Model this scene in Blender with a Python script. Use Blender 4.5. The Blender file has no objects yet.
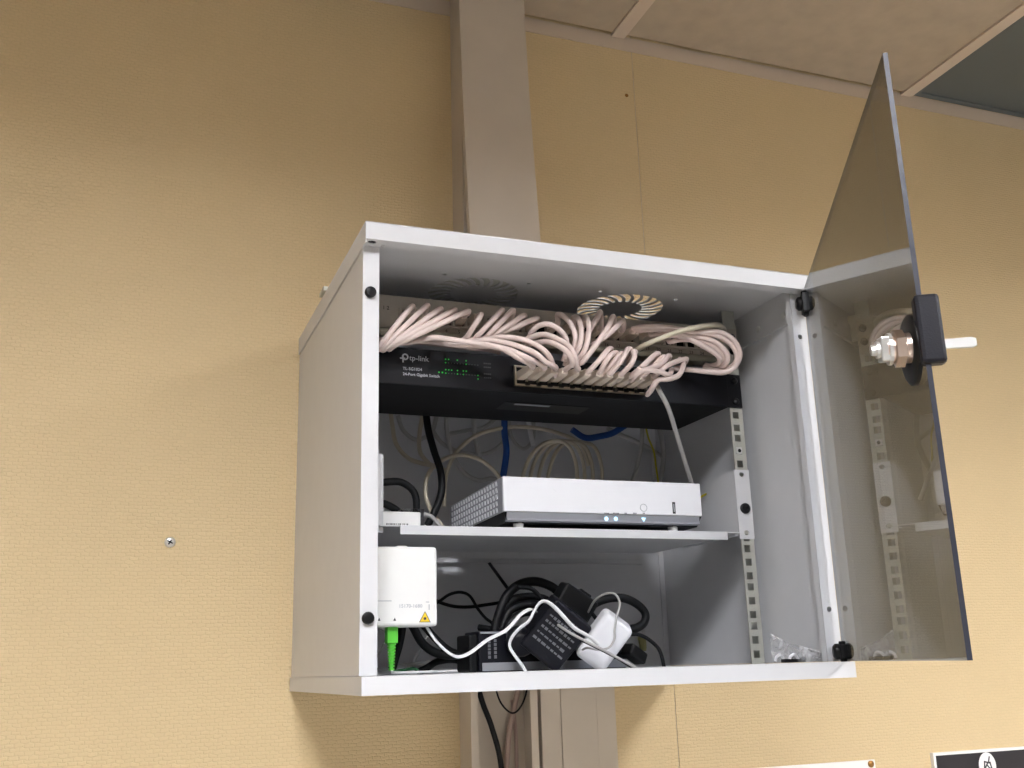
import bpy, bmesh, math, random
import numpy as np
from mathutils import Vector, Matrix, Euler
random.seed(7)
SC = bpy.context.scene
COL = SC.collection
# ------------------------------------------------------------------ camera
FPX, YAW, PITCH, ROLL = 1037.18, .3675, .2662, -.0296
CAM = Vector((-.2381, -1.0602, .0237))
_f = Vector((math.sin(YAW)*math.cos(PITCH), math.cos(YAW)*math.cos(PITCH), math.sin(PITCH)))
_r0 = Vector((math.cos(YAW), -math.sin(YAW), 0)); _u0 = _r0.cross(_f)
_r = _r0*math.cos(ROLL)+_u0*math.sin(ROLL); _u = _u0*math.cos(ROLL)-_r0*math.sin(ROLL)
cd = bpy.data.cameras.new('camera'); cam = bpy.data.objects.new('camera', cd); COL.objects.link(cam)
cd.sensor_fit = 'HORIZONTAL'; cd.sensor_width = 36; cd.lens = 36*FPX/1024; cd.clip_start = .01
M = Matrix((_r, _u, -_f)).transposed().to_4x4(); M.translation = CAM; cam.matrix_world = M
SC.camera = cam
# ------------------------------------------------------------------ world, exposure
w = bpy.data.worlds.new('room_world'); SC.world = w; w.use_nodes = True
w.node_tree.nodes['Background'].inputs[0].default_value = (.02, .02, .022, 1)
w.node_tree.nodes['Background'].inputs[1].default_value = 1
vs = SC.view_settings; vs.view_transform = 'Standard'; vs.look = 'None'; vs.gamma = 1
vs.use_curve_mapping = False; vs.exposure = 0.16
LAMP = 93.0          # strength of the lit ceiling panels
# ------------------------------------------------------------------ placing: photo point + depth from the cabinet front -> world point
def at(px, py, Y):
    d = _f*FPX + _r*(px-512) + _u*(384-py)
    return CAM + d*((Y-CAM.y)/d.y)
def atz(px, py, Z):
    d = _f*FPX + _r*(px-512) + _u*(384-py)
    return CAM + d*((Z-CAM.z)/d.z)
def Q(reg, pts):     # crop coordinates -> photo coordinates
    x0, y0, s = reg
    return [(x0+a*s, y0+b*s)+tuple(r) for a, b, *r in pts]
# ------------------------------------------------------------------ materials
def srgb(c): return tuple((v/255/12.92 if v/255 <= .04045 else ((v/255+.055)/1.055)**2.4) for v in c)+(1,)
def mat(name, c, rough=.5, metal=0, spec=.5, noise=0, nscale=40, bump=0, bscale=200, emit=None, es=0, coat=0, trans=0, alpha=1):
    m = bpy.data.materials.new(name); m.use_nodes = True
    nt = m.node_tree; b = nt.nodes['Principled BSDF']
    col = srgb(c)
    b.inputs['Base Color'].default_value = col; b.inputs['Roughness'].default_value = rough
    b.inputs['Metallic'].default_value = metal; b.inputs['Specular IOR Level'].default_value = spec
    b.inputs['Coat Weight'].default_value = coat; b.inputs['Transmission Weight'].default_value = trans; b.inputs['Alpha'].default_value = alpha
    tc = nt.nodes.new('ShaderNodeTexCoord')
    if noise:
        n = nt.nodes.new('ShaderNodeTexNoise'); n.inputs['Scale'].default_value = nscale; n.inputs['Detail'].default_value = 4
        nt.links.new(tc.outputs['Object'], n.inputs['Vector'])
        r = nt.nodes.new('ShaderNodeMapRange'); r.inputs['From Min'].default_value = .3; r.inputs['From Max'].default_value = .7
        r.inputs['To Min'].default_value = 1-noise; r.inputs['To Max'].default_value = 1+noise
        nt.links.new(n.outputs['Fac'], r.inputs['Value'])
        mx = nt.nodes.new('ShaderNodeVectorMath'); mx.operation = 'SCALE'; mx.inputs[0].default_value = col[:3]
        nt.links.new(r.outputs[0], mx.inputs['Scale']); nt.links.new(mx.outputs[0], b.inputs['Base Color'])
    if bump:
        n = nt.nodes.new('ShaderNodeTexNoise'); n.inputs['Scale'].default_value = bscale
        nt.links.new(tc.outputs['Object'], n.inputs['Vector'])
        bp = nt.nodes.new('ShaderNodeBump'); bp.inputs['Strength'].default_value = bump; bp.inputs['Distance'].default_value = .001
        nt.links.new(n.outputs['Fac'], bp.inputs['Height']); nt.links.new(bp.outputs[0], b.inputs['Normal'])
    if emit:
        b.inputs['Emission Color'].default_value = srgb(emit); b.inputs['Emission Strength'].default_value = es
    return m
def wallpaper_mat():
    m = mat('wallpaper', (214, 191, 149), rough=.55, spec=.35); nt = m.node_tree; b = nt.nodes['Principled BSDF']
    L = nt.links; N = nt.nodes.new
    tc = N('ShaderNodeTexCoord'); mp = N('ShaderNodeMapping'); mp.inputs['Rotation'].default_value = (math.radians(90), 0, 0)
    L.new(tc.outputs['Object'], mp.inputs['Vector'])
    nz = N('ShaderNodeTexNoise'); nz.inputs['Scale'].default_value = 110; nz.inputs['Detail'].default_value = 2
    L.new(mp.outputs[0], nz.inputs['Vector'])
    ds = N('ShaderNodeVectorMath'); ds.operation = 'SCALE'; ds.inputs['Scale'].default_value = .006
    L.new(nz.outputs['Color'], ds.inputs[0])
    ad = N('ShaderNodeVectorMath'); ad.operation = 'ADD'; L.new(mp.outputs[0], ad.inputs[0]); L.new(ds.outputs[0], ad.inputs[1])
    br = N('ShaderNodeTexBrick'); br.inputs['Scale'].default_value = 1; br.inputs['Brick Width'].default_value = .0115; br.inputs['Row Height'].default_value = .0050
    br.inputs['Mortar Size'].default_value = .0011; br.inputs['Mortar Smooth'].default_value = 1; br.offset = .5
    br.inputs['Color1'].default_value = (1, 1, 1, 1); br.inputs['Color2'].default_value = (.7, .7, .7, 1); br.inputs['Mortar'].default_value = (0, 0, 0, 1)
    L.new(ad.outputs[0], br.inputs['Vector'])
    bp = N('ShaderNodeBump'); bp.inputs['Strength'].default_value = .6; bp.inputs['Distance'].default_value = .001
    L.new(br.outputs['Color'], bp.inputs['Height']); L.new(bp.outputs[0], b.inputs['Normal'])
    n2 = N('ShaderNodeTexNoise'); n2.inputs['Scale'].default_value = 3; n2.inputs['Detail'].default_value = 6; L.new(mp.outputs[0], n2.inputs['Vector'])
    mr = N('ShaderNodeMapRange'); mr.inputs['To Min'].default_value = .93; mr.inputs['To Max'].default_value = 1.07; L.new(n2.outputs['Fac'], mr.inputs['Value'])
    mr2 = N('ShaderNodeMapRange'); mr2.inputs['To Min'].default_value = .95; mr2.inputs['To Max'].default_value = 1.02; L.new(br.outputs['Color'], mr2.inputs['Value'])
    mu = N('ShaderNodeMath'); mu.operation = 'MULTIPLY'; L.new(mr.outputs[0], mu.inputs[0]); L.new(mr2.outputs[0], mu.inputs[1])
    sc = N('ShaderNodeVectorMath'); sc.operation = 'SCALE'; sc.inputs[0].default_value = srgb((214, 191, 149))[:3]
    L.new(mu.outputs[0], sc.inputs['Scale']); L.new(sc.outputs[0], b.inputs['Base Color'])
    return m
def pane_mat(name, tint, ior=1.44, rough=0.0):
    m = bpy.data.materials.new(name); m.use_nodes = True; nt = m.node_tree; L = nt.links; N = nt.nodes.new
    for n in list(nt.nodes): nt.nodes.remove(n)
    out = N('ShaderNodeOutputMaterial'); mix = N('ShaderNodeMixShader'); tr = N('ShaderNodeBsdfTransparent'); gl = N('ShaderNodeBsdfGlossy')
    tr.inputs[0].default_value = tuple(tint)+(1,); gl.inputs['Roughness'].default_value = rough
    ge = N('ShaderNodeNewGeometry'); mr = N('ShaderNodeMapRange'); mr.inputs['To Min'].default_value = ior; mr.inputs['To Max'].default_value = 1/ior
    L.new(ge.outputs['Backfacing'], mr.inputs['Value'])
    fr = N('ShaderNodeFresnel'); L.new(mr.outputs[0], fr.inputs['IOR'])
    L.new(fr.outputs[0], mix.inputs[0]); L.new(tr.outputs[0], mix.inputs[1]); L.new(gl.outputs[0], mix.inputs[2]); L.new(mix.outputs[0], out.inputs[0])
    return m
def film_mat(name, milk):
    m = pane_mat(name, (.95, .95, .95), 1.6, .15); nt = m.node_tree; L = nt.links
    out = [n for n in nt.nodes if n.type == 'OUTPUT_MATERIAL'][0]; src = out.inputs[0].links[0].from_socket
    b = nt.nodes.new('ShaderNodeBsdfPrincipled'); b.inputs['Base Color'].default_value = (.85, .85, .86, 1); b.inputs['Roughness'].default_value = .2
    tc = nt.nodes.new('ShaderNodeTexCoord'); nz = nt.nodes.new('ShaderNodeTexNoise'); nz.inputs['Scale'].default_value = 55; nz.inputs['Distortion'].default_value = 1.5
    L.new(tc.outputs['Object'], nz.inputs['Vector'])
    mr = nt.nodes.new('ShaderNodeMapRange'); mr.inputs['From Min'].default_value = .42; mr.inputs['From Max'].default_value = .72; mr.inputs['To Min'].default_value = milk*.25; mr.inputs['To Max'].default_value = milk*1.8
    L.new(nz.outputs['Fac'], mr.inputs['Value'])
    mx = nt.nodes.new('ShaderNodeMixShader'); L.new(mr.outputs[0], mx.inputs[0]); L.new(src, mx.inputs[1]); L.new(b.outputs[0], mx.inputs[2]); L.new(mx.outputs[0], out.inputs[0])
    return m
MT = dict(
    wall=wallpaper_mat(),
    cab=mat('powder_coat_grey_white', (207, 207, 208), .42, noise=.015, nscale=30, bump=.12, bscale=900),
    rail=mat('zinc_rail', (186, 186, 176), .45, metal=.35, noise=.05, nscale=60),
    black=mat('black_plastic', (15, 15, 16), .4, spec=.25), blackcable=mat('black_rubber', (14, 14, 15), .5, spec=.25, noise=.1),
    hole=mat('dark_recess', (14, 13, 12), .8), navy=mat('navy_black_plastic', (18, 18, 25), .35, spec=.28, bump=.2, bscale=700),
    switch=mat('black_steel', (15, 15, 17), .5, spec=.15, bump=.15, bscale=900), switchface=mat('black_face', (16, 16, 20), .45, spec=.2),
    panel=mat('grey_patch_panel', (176, 168, 156), .5, noise=.04), panelbar=mat('grey_bar', (130, 125, 108), .45),
    pink=mat('beige_pink_pvc', (224, 204, 196), .42, noise=.05, nscale=25), plug=mat('beige_boot', (214, 198, 182), .45),
    beige=mat('beige_pvc', (196, 186, 164), .45, noise=.05, nscale=25), greycable=mat('grey_pvc', (176, 174, 170), .45, noise=.05),
    blue=mat('blue_pvc', (32, 78, 150), .45, noise=.05), yellow=mat('yellow_pvc', (190, 178, 40), .45),
    white=mat('white_plastic', (238, 238, 240), .35, noise=.008), whitecable=mat('white_cable', (232, 232, 232), .4),
    cream=mat('cream_plastic', (238, 237, 232), .35, noise=.01), silver=mat('silver_plastic', (178, 180, 186), .3, metal=.5),
    routerside=mat('router_side', (160, 160, 166), .4), metal=mat('bare_metal', (215, 215, 212), .32, metal=.8), brassm=mat('brass', (226, 208, 196), .28, metal=1, noise=.1),
    steel=mat('port_shield', (190, 180, 160), .3, metal=.8), print_grey=mat('print_grey', (168, 170, 174), .5), print_dim=mat('print_dim', (110, 112, 116), .5), print_dark=mat('print_dark', (60, 60, 62), .6),
    green=mat('green_connector', (92, 196, 62), .35), darkgreen=mat('green_jacket', (40, 110, 60), .45), led=mat('green_led', (20, 150, 40), .4, emit=(40, 255, 80), es=.32),
    leddim=mat('dim_led', (60, 62, 64), .5), ledw=mat('white_led', (200, 235, 255), .4, emit=(190, 235, 255), es=1.0),
    warn=mat('warning_yellow', (236, 200, 40), .5), trunk=mat('trunking_pvc', (198, 186, 170), .45, noise=.03, nscale=12),
    tile=mat('ceiling_tile', (178, 163, 143), .9, noise=.06, nscale=25, bump=.4, bscale=300), tbar=mat('ceiling_bar', (205, 188, 170), .5),
    void=mat('ceiling_void', (40, 38, 36), .9), greydiff=mat('grey_diffuser', (92, 98, 98), .5, noise=.03, nscale=8),
    lamp=mat('lit_diffuser', (240, 240, 240), .5, emit=(246, 248, 255), es=LAMP), floor=mat('grey_floor', (182, 178, 170), .5, noise=.06, nscale=6),
    louvre=mat('grey_louvre', (120, 120, 120), .5), browncable=mat('brown_grey_pvc', (172, 148, 138), .45),
    paint=mat('painted_wall', (186, 182, 176), .7, noise=.02), paper=mat('white_paper', (240, 238, 234), .6), poster=mat('poster_black', (36, 33, 36), .45, noise=.1, nscale=20),
    pane=pane_mat('smoked_pane', (.57, .59, .62)), paneedge=mat('pane_edge', (40, 42, 52), .3, spec=.5), bag=film_mat('clear_bag', .34), seal=film_mat('bag_seal', .6),
    clear=pane_mat('clear_plastic', (.8, .8, .82), 1.45, .1), wood=mat('brass_pin', (150, 110, 60), .35, metal=.8), anchor=mat('anchor_plug', (150, 145, 95), .6),
)
# ------------------------------------------------------------------ mesh helpers
OFF = {}
class MB:
    def __init__(s): s.v = []; s.f = []; s.mi = []
    def add(s, vs_, fs, mi=0):
        o = len(s.v); s.v += [Vector(x) for x in vs_]; s.f += [[o+i for i in f] for f in fs]; s.mi += [mi]*len(fs); return s
    def box(s, lo, hi, mi=0):
        (a, b, c), (d, e, f) = lo, hi
        return s.add([(a,b,c),(d,b,c),(d,e,c),(a,e,c),(a,b,f),(d,b,f),(d,e,f),(a,e,f)], [(0,3,2,1),(4,5,6,7),(0,1,5,4),(1,2,6,5),(2,3,7,6),(3,0,4,7)], mi)
    def obox(s, c, rot, half, mi=0, taper=1):
        R = rot if isinstance(rot, Matrix) else Euler([math.radians(a) for a in rot]).to_matrix()
        hx, hy, hz = half; P = []
        for z, t in ((-hz, 1), (hz, taper)):
            for x, y in ((-hx,-hy),(hx,-hy),(hx,hy),(-hx,hy)): P.append(Vector(c)+R@Vector((x*t, y*t, z)))
        return s.add(P, [(0,3,2,1),(4,5,6,7),(0,1,5,4),(1,2,6,5),(2,3,7,6),(3,0,4,7)], mi)
    def prism(s, pts, d, mi=0):       # planar polygon of 3-D points pushed along vector d
        n = len(pts); d = Vector(d); P = [Vector(p) for p in pts]
        return s.add(P+[p+d for p in P], [list(range(n))[::-1], list(range(n, 2*n))]+[(i, (i+1) % n, n+(i+1) % n, n+i) for i in range(n)], mi)
    def lathe(s, base, axis, prof, n=16, mi=0):     # prof: (distance along axis, radius)
        ax = Vector(axis).normalized(); a = ax.orthogonal().normalized(); b = ax.cross(a); V = []; F = []
        for t, r in prof:
            for k in range(n):
                q = 2*math.pi*k/n; V.append(Vector(base)+ax*t+(a*math.cos(q)+b*math.sin(q))*r)
        for j in range(len(prof)-1):
            for k in range(n): F.append((j*n+k, j*n+(k+1) % n, (j+1)*n+(k+1) % n, (j+1)*n+k))
        F.append(list(range(n))[::-1]); F.append([(len(prof)-1)*n+k for k in range(n)])
        return s.add(V, F, mi)
    def tube(s, pts, r, n=8, seg=7, mi=0, flat=1, smooth=True):
        P = [Vector(p) for p in pts]
        if smooth and len(P) > 2:
            E_ = [P[0]*2-P[1]]+P+[P[-1]*2-P[-2]]; out = []
            for i in range(1, len(E_)-2):
                p0, p1, p2, p3 = E_[i-1:i+3]
                for k in range(seg):
                    t = k/seg; out.append(.5*((2*p1)+(p2-p0)*t+(2*p0-5*p1+4*p2-p3)*t*t+(3*p1-p0-3*p2+p3)*t**3))
            P = out+[P[-1]]
        T = [(P[min(i+1, len(P)-1)]-P[max(i-1, 0)]).normalized() for i in range(len(P))]
        a = T[0].orthogonal().normalized(); V = []; F = []
        for i, p in enumerate(P):
            a = (a-T[i]*a.dot(T[i])); a = a.normalized() if a.length > 1e-6 else T[i].orthogonal().normalized(); b = T[i].cross(a)
            rr = r[min(int(i/max(1, len(P)-1)*(len(r)-1)+.5), len(r)-1)] if isinstance(r, (list, tuple)) else r
            for k in range(n):
                q = 2*math.pi*k/n; V.append(p+a*math.cos(q)*rr+b*math.sin(q)*rr*flat)
        for j in range(len(P)-1):
            for k in range(n): F.append((j*n+k, j*n+(k+1) % n, (j+1)*n+(k+1) % n, (j+1)*n+k))
        F.append(list(range(n))[::-1]); F.append([(len(P)-1)*n+k for k in range(n)])
        return s.add(V, F, mi)
    def build(s, name, material, parent=None, smooth=False, bevel=0, segs=2):
        if parent is None:
            v = np.array([tuple(x) for x in s.v]); lo, hi = v.min(0), v.max(0); off = Vector(((lo[0]+hi[0])/2, (lo[1]+hi[1])/2, lo[2]))
        else: off = OFF[parent.name]
        me = bpy.data.meshes.new(name); me.from_pydata([tuple(x-off) for x in s.v], [], s.f)
        for mm in (material if isinstance(material, (list, tuple)) else [material]): me.materials.append(MT[mm])
        for p, i in zip(me.polygons, s.mi): p.material_index = i
        me.update()
        return link(name, me, parent, off, smooth, bevel, segs)
def link(name, me, parent, off, smooth=False, bevel=0, segs=2):
    o = bpy.data.objects.new(name, me); COL.objects.link(o)
    if smooth:
        for p in me.polygons: p.use_smooth = True
        try: me.set_sharp_from_angle(angle=math.radians(50))
        except Exception: pass
    if bevel:
        b = o.modifiers.new('bevel', 'BEVEL'); b.width = bevel; b.segments = segs; b.limit_method = 'ANGLE'
    if parent is not None: o.parent = parent
    else: o.location = off
    OFF[o.name] = off
    return o
def tag(o, label, cat, group=None):
    o['label'] = label; o['category'] = cat
    if group: o['group'] = group
    return o
def struct(o): o['kind'] = 'structure'; return o
def thing(name, label, cat, loc, group=None):
    o = bpy.data.objects.new(name, None); COL.objects.link(o); o.location = loc; o.empty_display_size = .02; OFF[o.name] = Vector(loc)
    return tag(o, label, cat, group)
def curve_mesh(splines, ext):      # 2-D filled outline with holes -> mesh in XY, thickness 2*ext in Z
    cu = bpy.data.curves.new('tmp', 'CURVE'); cu.dimensions = '2D'; cu.fill_mode = 'BOTH'; cu.extrude = ext
    for sp in splines:
        s = cu.splines.new('POLY'); s.points.add(len(sp)-1); s.use_cyclic_u = True
        for p, (x, y) in zip(s.points, sp): p.co = (x, y, 0, 1)
    ob = bpy.data.objects.new('tmp', cu); COL.objects.link(ob)
    dg = bpy.context.evaluated_depsgraph_get(); me = bpy.data.meshes.new_from_object(ob.evaluated_get(dg))
    bpy.data.objects.remove(ob); bpy.data.curves.remove(cu)
    return me
AX = {'xy': Matrix(((1,0,0),(0,1,0),(0,0,1))), 'xz': Matrix(((1,0,0),(0,0,-1),(0,1,0))), 'yz': Matrix(((0,0,1),(1,0,0),(0,1,0)))}
def plate(name, plane, splines, d0, t, material, parent, bevel=0):   # plane 'xz': outline (x,z) at depth d0..d0+t along the third axis
    me = curve_mesh(splines, t/2); A = AX[plane]; third = {'xy': 2, 'xz': 1, 'yz': 0}[plane]
    off = OFF[parent.name] if parent else Vector((0, 0, 0))
    for v in me.vertices:
        p = A@v.co; p[third] += d0+t/2; v.co = p-off
    me.materials.clear(); me.materials.append(MT[material]); me.name = name; me.update()
    return link(name, me, parent, off, bevel=bevel)
def text(name, body, size, R, loc, material, parent, align='LEFT', bold=0):
    cu = bpy.data.curves.new('tmp', 'FONT'); cu.body = body; cu.size = size; cu.extrude = .00012; cu.align_x = align; cu.offset = bold; cu.resolution_u = 2
    ob = bpy.data.objects.new('tmp', cu); COL.objects.link(ob)
    dg = bpy.context.evaluated_depsgraph_get(); me = bpy.data.meshes.new_from_object(ob.evaluated_get(dg))
    bpy.data.objects.remove(ob); bpy.data.curves.remove(cu)
    off = OFF[parent.name]
    for v in me.vertices: v.co = R@v.co+Vector(loc)-off
    me.materials.clear(); me.materials.append(MT[material]); me.name = name
    return link(name, me, parent, off)
FRONT = AX['xz']
def rect(a, b, c, d): return [(a, b), (c, b), (c, d), (a, d)]
def circ(x, y, r, n=16, ry=None): return [(x+r*math.cos(2*math.pi*k/n), y+(ry or r)*math.sin(2*math.pi*k/n)) for k in range(n)]
def cable(name, label, pts, r, material, group=None, cat='cable', n=8, flat=1, seg=7):
    o = MB().tube(pts, r, n, seg, flat=flat).build(name, material, None, smooth=True)
    return tag(o, label, cat, group)
ORD = ['first', 'second', 'third', 'fourth', 'fifth', 'sixth', 'seventh', 'eighth', 'ninth', 'tenth', 'eleventh', 'twelfth']

# ================================================================== THE ROOM
WY, CZ, FZ = .452, 1.152, -1.5
X0, X1, YF = -2.77, 2.6, -4.24
wb = struct(MB().box((X0, WY+.0016, FZ), (X1, WY+.1, CZ+.3)).build('wall_back', 'paint'))
SEAM = .604
MB().box((X0, WY, FZ), (SEAM-.0007, WY+.0016, CZ+.02)).build('wallpaper_strip', 'wall', wb)
MB().box((SEAM+.0007, WY+.0001, FZ), (X1, WY+.0016, CZ+.02)).build('wallpaper_strip', 'wall', wb)
struct(MB().box((X0-.1, YF, FZ), (X0, WY, CZ+.3)).build('wall_left', 'paint'))
struct(MB().box((X1, YF, FZ), (X1+.1, WY, CZ+.3)).build('wall_right', 'paint'))
struct(MB().box((X0, YF-.1, FZ), (X1, YF, CZ+.3)).build('wall_front', 'paint'))
struct(MB().box((X0, YF, FZ-.1), (X1, WY, FZ)).build('floor', 'floor'))
ceil = struct(MB().box((X0, YF, CZ+.28), (X1, WY, CZ+.3)).build('ceiling', 'void'))
TB, TP, TW = .575, .670, .027
lamps = {(1, 3): 1, (-2, 3): 1}
def yrow(j): return WY-.01 if j == 0 else .09-TP*(j-1)      # the row at the wall is cut narrower
xs = [k for k in range(-5, 3)]; ys = list(range(0, 8))
tile_me = None
for k in xs:
    for j in ys:
        xa = TB+TP*k+.003; xb = TB+TP*(k+1)-.003; yb = yrow(j); ya = yrow(j+1)+.006
        if (k, j) in lamps or (k, j) == (1, 0): continue
        if (k, j) == (-1, 0):       # tile notched where the trunking goes up: an open dark gap left of the trunking
            MB().prism([(xa, ya, CZ+.004), (xb, ya, CZ+.004), (xb, yb, CZ+.004), (.262, yb, CZ+.004), (.262, .36, CZ+.004), (xa, .36, CZ+.004)], (0, 0, .014)).build('ceiling_tile', 'tile', ceil)
            continue
        if j == 0: MB().box((xa, ya, CZ+.004), (xb, yb, CZ+.018)).build('ceiling_tile', 'tile', ceil); continue
        if tile_me is None:
            t0 = MB().box((xa, ya, CZ+.004), (xb, yb, CZ+.018)).build('ceiling_tile', 'tile', ceil); tile_me = t0.data; base = (xa, ya)
        else:
            o = bpy.data.objects.new('ceiling_tile', tile_me); COL.objects.link(o); o.parent = ceil; o.location = (xa-base[0], ya-base[1], 0)
def tbar(lo, hi): return MB().box(lo, hi).build('grid_bar', 'tbar', ceil)
for k in range(-4, 4):
    x = TB+TP*k; tbar((x-TW/2, YF, CZ), (x+TW/2, WY-.002, CZ+.006))
for j in range(1, 8):
    y = yrow(j)
    for k in range(-5, 3): tbar((max(X0, TB+TP*k+TW/2), y-TW/2, CZ), (TB+TP*(k+1)-TW/2, y+TW/2, CZ+.006))
struct(MB().box((X0, WY-.0015, CZ-.024), (X1, WY, CZ+.005)).build('trim_1', 'tbar'))
def ceiling_light(k, j, label, lit, n=1):
    xa = TB+TP*k+.016; xb = TB+TP*(k+n)-.016; yb = yrow(j)-.016; ya = yrow(j+1)+.016
    if j == 0: yb = WY-.004
    t = thing('ceiling_light', label, 'ceiling light', ((xa+xb)/2, (ya+yb)/2, CZ), 'square ceiling lights')
    f = .012
    MB().box((xa, ya, CZ+.004), (xb, ya+f, CZ+.02)).box((xa, yb-f, CZ+.004), (xb, yb, CZ+.02)).box((xa, ya+f, CZ+.004), (xa+f, yb-f, CZ+.02)).box((xb-f, ya+f, CZ+.004), (xb, yb-f, CZ+.02)).build('frame', 'tbar' if lit else 'greydiff', t)
    zd = CZ+(.036 if lit else .008)
    MB().box((xa+f, ya+f, zd), (xb-f, yb-f, zd+.004)).build('diffuser', 'lamp' if lit else 'greydiff', t)
    if lit:                     # louvre blades below the lit sheet
        nb = 8
        for i in range(1, nb):
            x = xa+f+(xb-xa-2*f)*i/nb; MB().box((x-.0006, ya+f, CZ+.0215), (x+.0006, yb-f, CZ+.0335)).build('louvre_blade', 'louvre', t)
            y = ya+f+(yb-ya-2*f)*i/nb; MB().box((xa+f, y-.0006, CZ+.0215), (xb-f, y+.0006, CZ+.0335)).build('louvre_blade', 'louvre', t)
        for a_, b_ in (((xa, ya), (xa+f, yb)), ((xb-f, ya), (xb, yb)), ((xa+f, ya), (xb-f, ya+f)), ((xa+f, yb-f), (xb-f, yb))):
            MB().box((a_[0], a_[1], CZ+.02), (b_[0], b_[1], CZ+.04)).build('frame_side', 'tbar', t)
    MB().box((xa+.02, ya+.02, CZ+.041), (xb-.02, yb-.02, CZ+.12)).build('housing', 'tbar', t)
ceiling_light(1, 0, 'unlit dark grey square ceiling light against the wall at upper right', False)
for (k, j), l in zip(lamps, ('lit square ceiling light on the door side of the cabinet', 'lit square ceiling light on the left side of the cabinet')):
    ceiling_light(k, j, l, True)

# ================================================================== TRUNKING ON THE WALL
def channel(t, x0, x1, yf, z0, z1, lip=.011, th=.003):
    MB().box((x0, WY-th, z0), (x1, WY, z1)).build('back_plate', 'trunk', t)
    for a, b, c, d in ((x0, x0+th, x0, x0+lip), (x1-th, x1, x1-lip, x1)):
        MB().box((a, yf, z0), (b, WY-th, z1)).box((c if c != x0 else a+th, yf, z0), (d if d != x1 else a, yf+th, z1)).build('side_wall', 'trunk', t)
t = thing('cable_trunking', 'wide beige cable trunking running up the wall to the ceiling, its cover sprung open', 'trunking', (.307, WY, .514))
channel(t, .248, .367, .398, .514, CZ+.2)
pts = [(z, y) for z, y in ((.514, .345), (.6, .352), (.7, .361), (.82, .372), (.95, .383), (1.08, .39), (1.2, .393))]
m = MB(); V = []; F = []
prof = [(.2455, .012), (.2455, 0), (.3645, 0), (.3645, .012), (.3625, .012), (.3625, .002), (.2475, .002), (.2475, .012)]
for z, y in pts: V += [(a, y+b, z) for a, b in prof]
n = len(prof)
for i in range(len(pts)-1): F += [(i*n+k, (i+1)*n+k, (i+1)*n+(k+1) % n, i*n+(k+1) % n) for k in range(n)]
F += [list(range(n)), [(len(pts)-1)*n+k for k in range(n)][::-1]]
m.add(V, F).build('cover', 'trunk', t)
t = thing('cable_trunking', 'open beige cable trunking without cover below the cabinet, black cable inside', 'trunking', (.298, WY, -1.5))
channel(t, .247, .349, .400, -1.5, -.0015)
t = thing('cable_trunking', 'closed beige cable trunking with two grooves below the cabinet, right of the open one', 'trunking', (.42, WY, -1.5))
channel(t, .3555, .475, .403, -1.5, -.0015, lip=.0305)
MB().box((.3867, .4015, -1.5), (.4438, .4045, -.004)).build('cover', 'trunk', t, bevel=.0006)
cable('power_cable', 'black cable slanting down inside the open trunking', [at(476, 680, .425), at(483, 704, .425), at(492, 728, .425), at(501, 765, .43), at(505, 830, .432)], .0042, 'blackcable')
cable('thin_cable', 'thin black cable hanging in a narrow loop in the open trunking', [at(493, 676, .43), at(499, 699, .43), at(508, 711, .428), at(516, 712, .428), at(524, 700, .43), at(530, 676, .43)], .0014, 'blackcable')
cable('trunk_cable', 'pinkish grey cable crossing downwards in the open trunking', [at(520, 680, .437), at(515, 705, .437), at(509, 735, .438), at(506, 780, .438)], .0042, 'browncable')
cable('trunk_cable', 'straight pinkish grey cable at the right inside the open trunking', [at(512, 700, .445), at(516, 735, .445), at(517, 785, .445)], .003, 'browncable')
cable('trunk_wire', 'thin red wire in the gap between the two trunkings', [at(538.5, 680, .44), at(539.5, 712, .435), at(541, 722, .43), at(540, 735, .435), at(541, 800, .44)], .0014, 'brassm')

# ================================================================== WALL THINGS
p = at(170, 542, WY-.003)
t = thing('wall_screw', 'round steel screw head in the bare wall left of the cabinet', 'screw', (p.x, WY, p.z))
MB().lathe((p.x, WY, p.z), (0, -1, 0), [(0, .0075), (.002, .0075), (.004, .006), (.0045, .004)]).build('head', 'metal', t, smooth=True)
MB().obox((p.x, WY-.0045, p.z), (0, 30, 0), (.004, .0006, .0009)).obox((p.x, WY-.0045, p.z), (0, 120, 0), (.004, .0006, .0009)).build('cross_slot', 'hole', t)
p = at(627, 95, WY-.002)
tag(MB().lathe((p.x, WY, p.z), (0, -1, 0), [(0, .0035), (.0012, .0035), (.002, .002)], 10).build('nail', 'wood'), 'small brown nail head in the wall right of the tall trunking', 'nail')
t = thing('poster', 'black poster with white border and round white emblem at lower right', 'poster', (1.3, WY, -.44))
MB().box((1.092, WY-.008, -.44), (1.51, WY, -.139)).build('backing', 'paper', t)
fc = MB().box((1.0965, WY-.009, -.4355), (1.5055, WY-.0079, -.1435)).build('print', 'poster', t)
e = at(987.5, 766, WY-.009)
plate('emblem', 'xz', [circ(e.x, e.z, .0190, 28, .0225)], WY-.0096, .0006, 'paper', t)
em = MB()
for dx, dz, a, hl in ((-.007, .002, 80, .007), (.007, .0, 100, .007), (0, -.006, 20, .008), (0, .006, -15, .006), (-.003, .001, 50, .006), (.004, .010, 70, .006), (.002, -.002, -50, .005)):
    em.obox((e.x+dx, WY-.0098, e.z+dz), (0, -a, 0), (hl, .0003, .0012))
em.build('emblem_drawing', 'print_dark', t)
t = thing('notice_board', 'white sheet pinned to the wall below the cabinet at the bottom edge', 'notice', (.84, WY, -.35))
MB().box((.70, WY-.004, -.35), (.972, WY, -.143)).build('sheet', 'paper', t)
p = at(871, 764, WY-.005)
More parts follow.
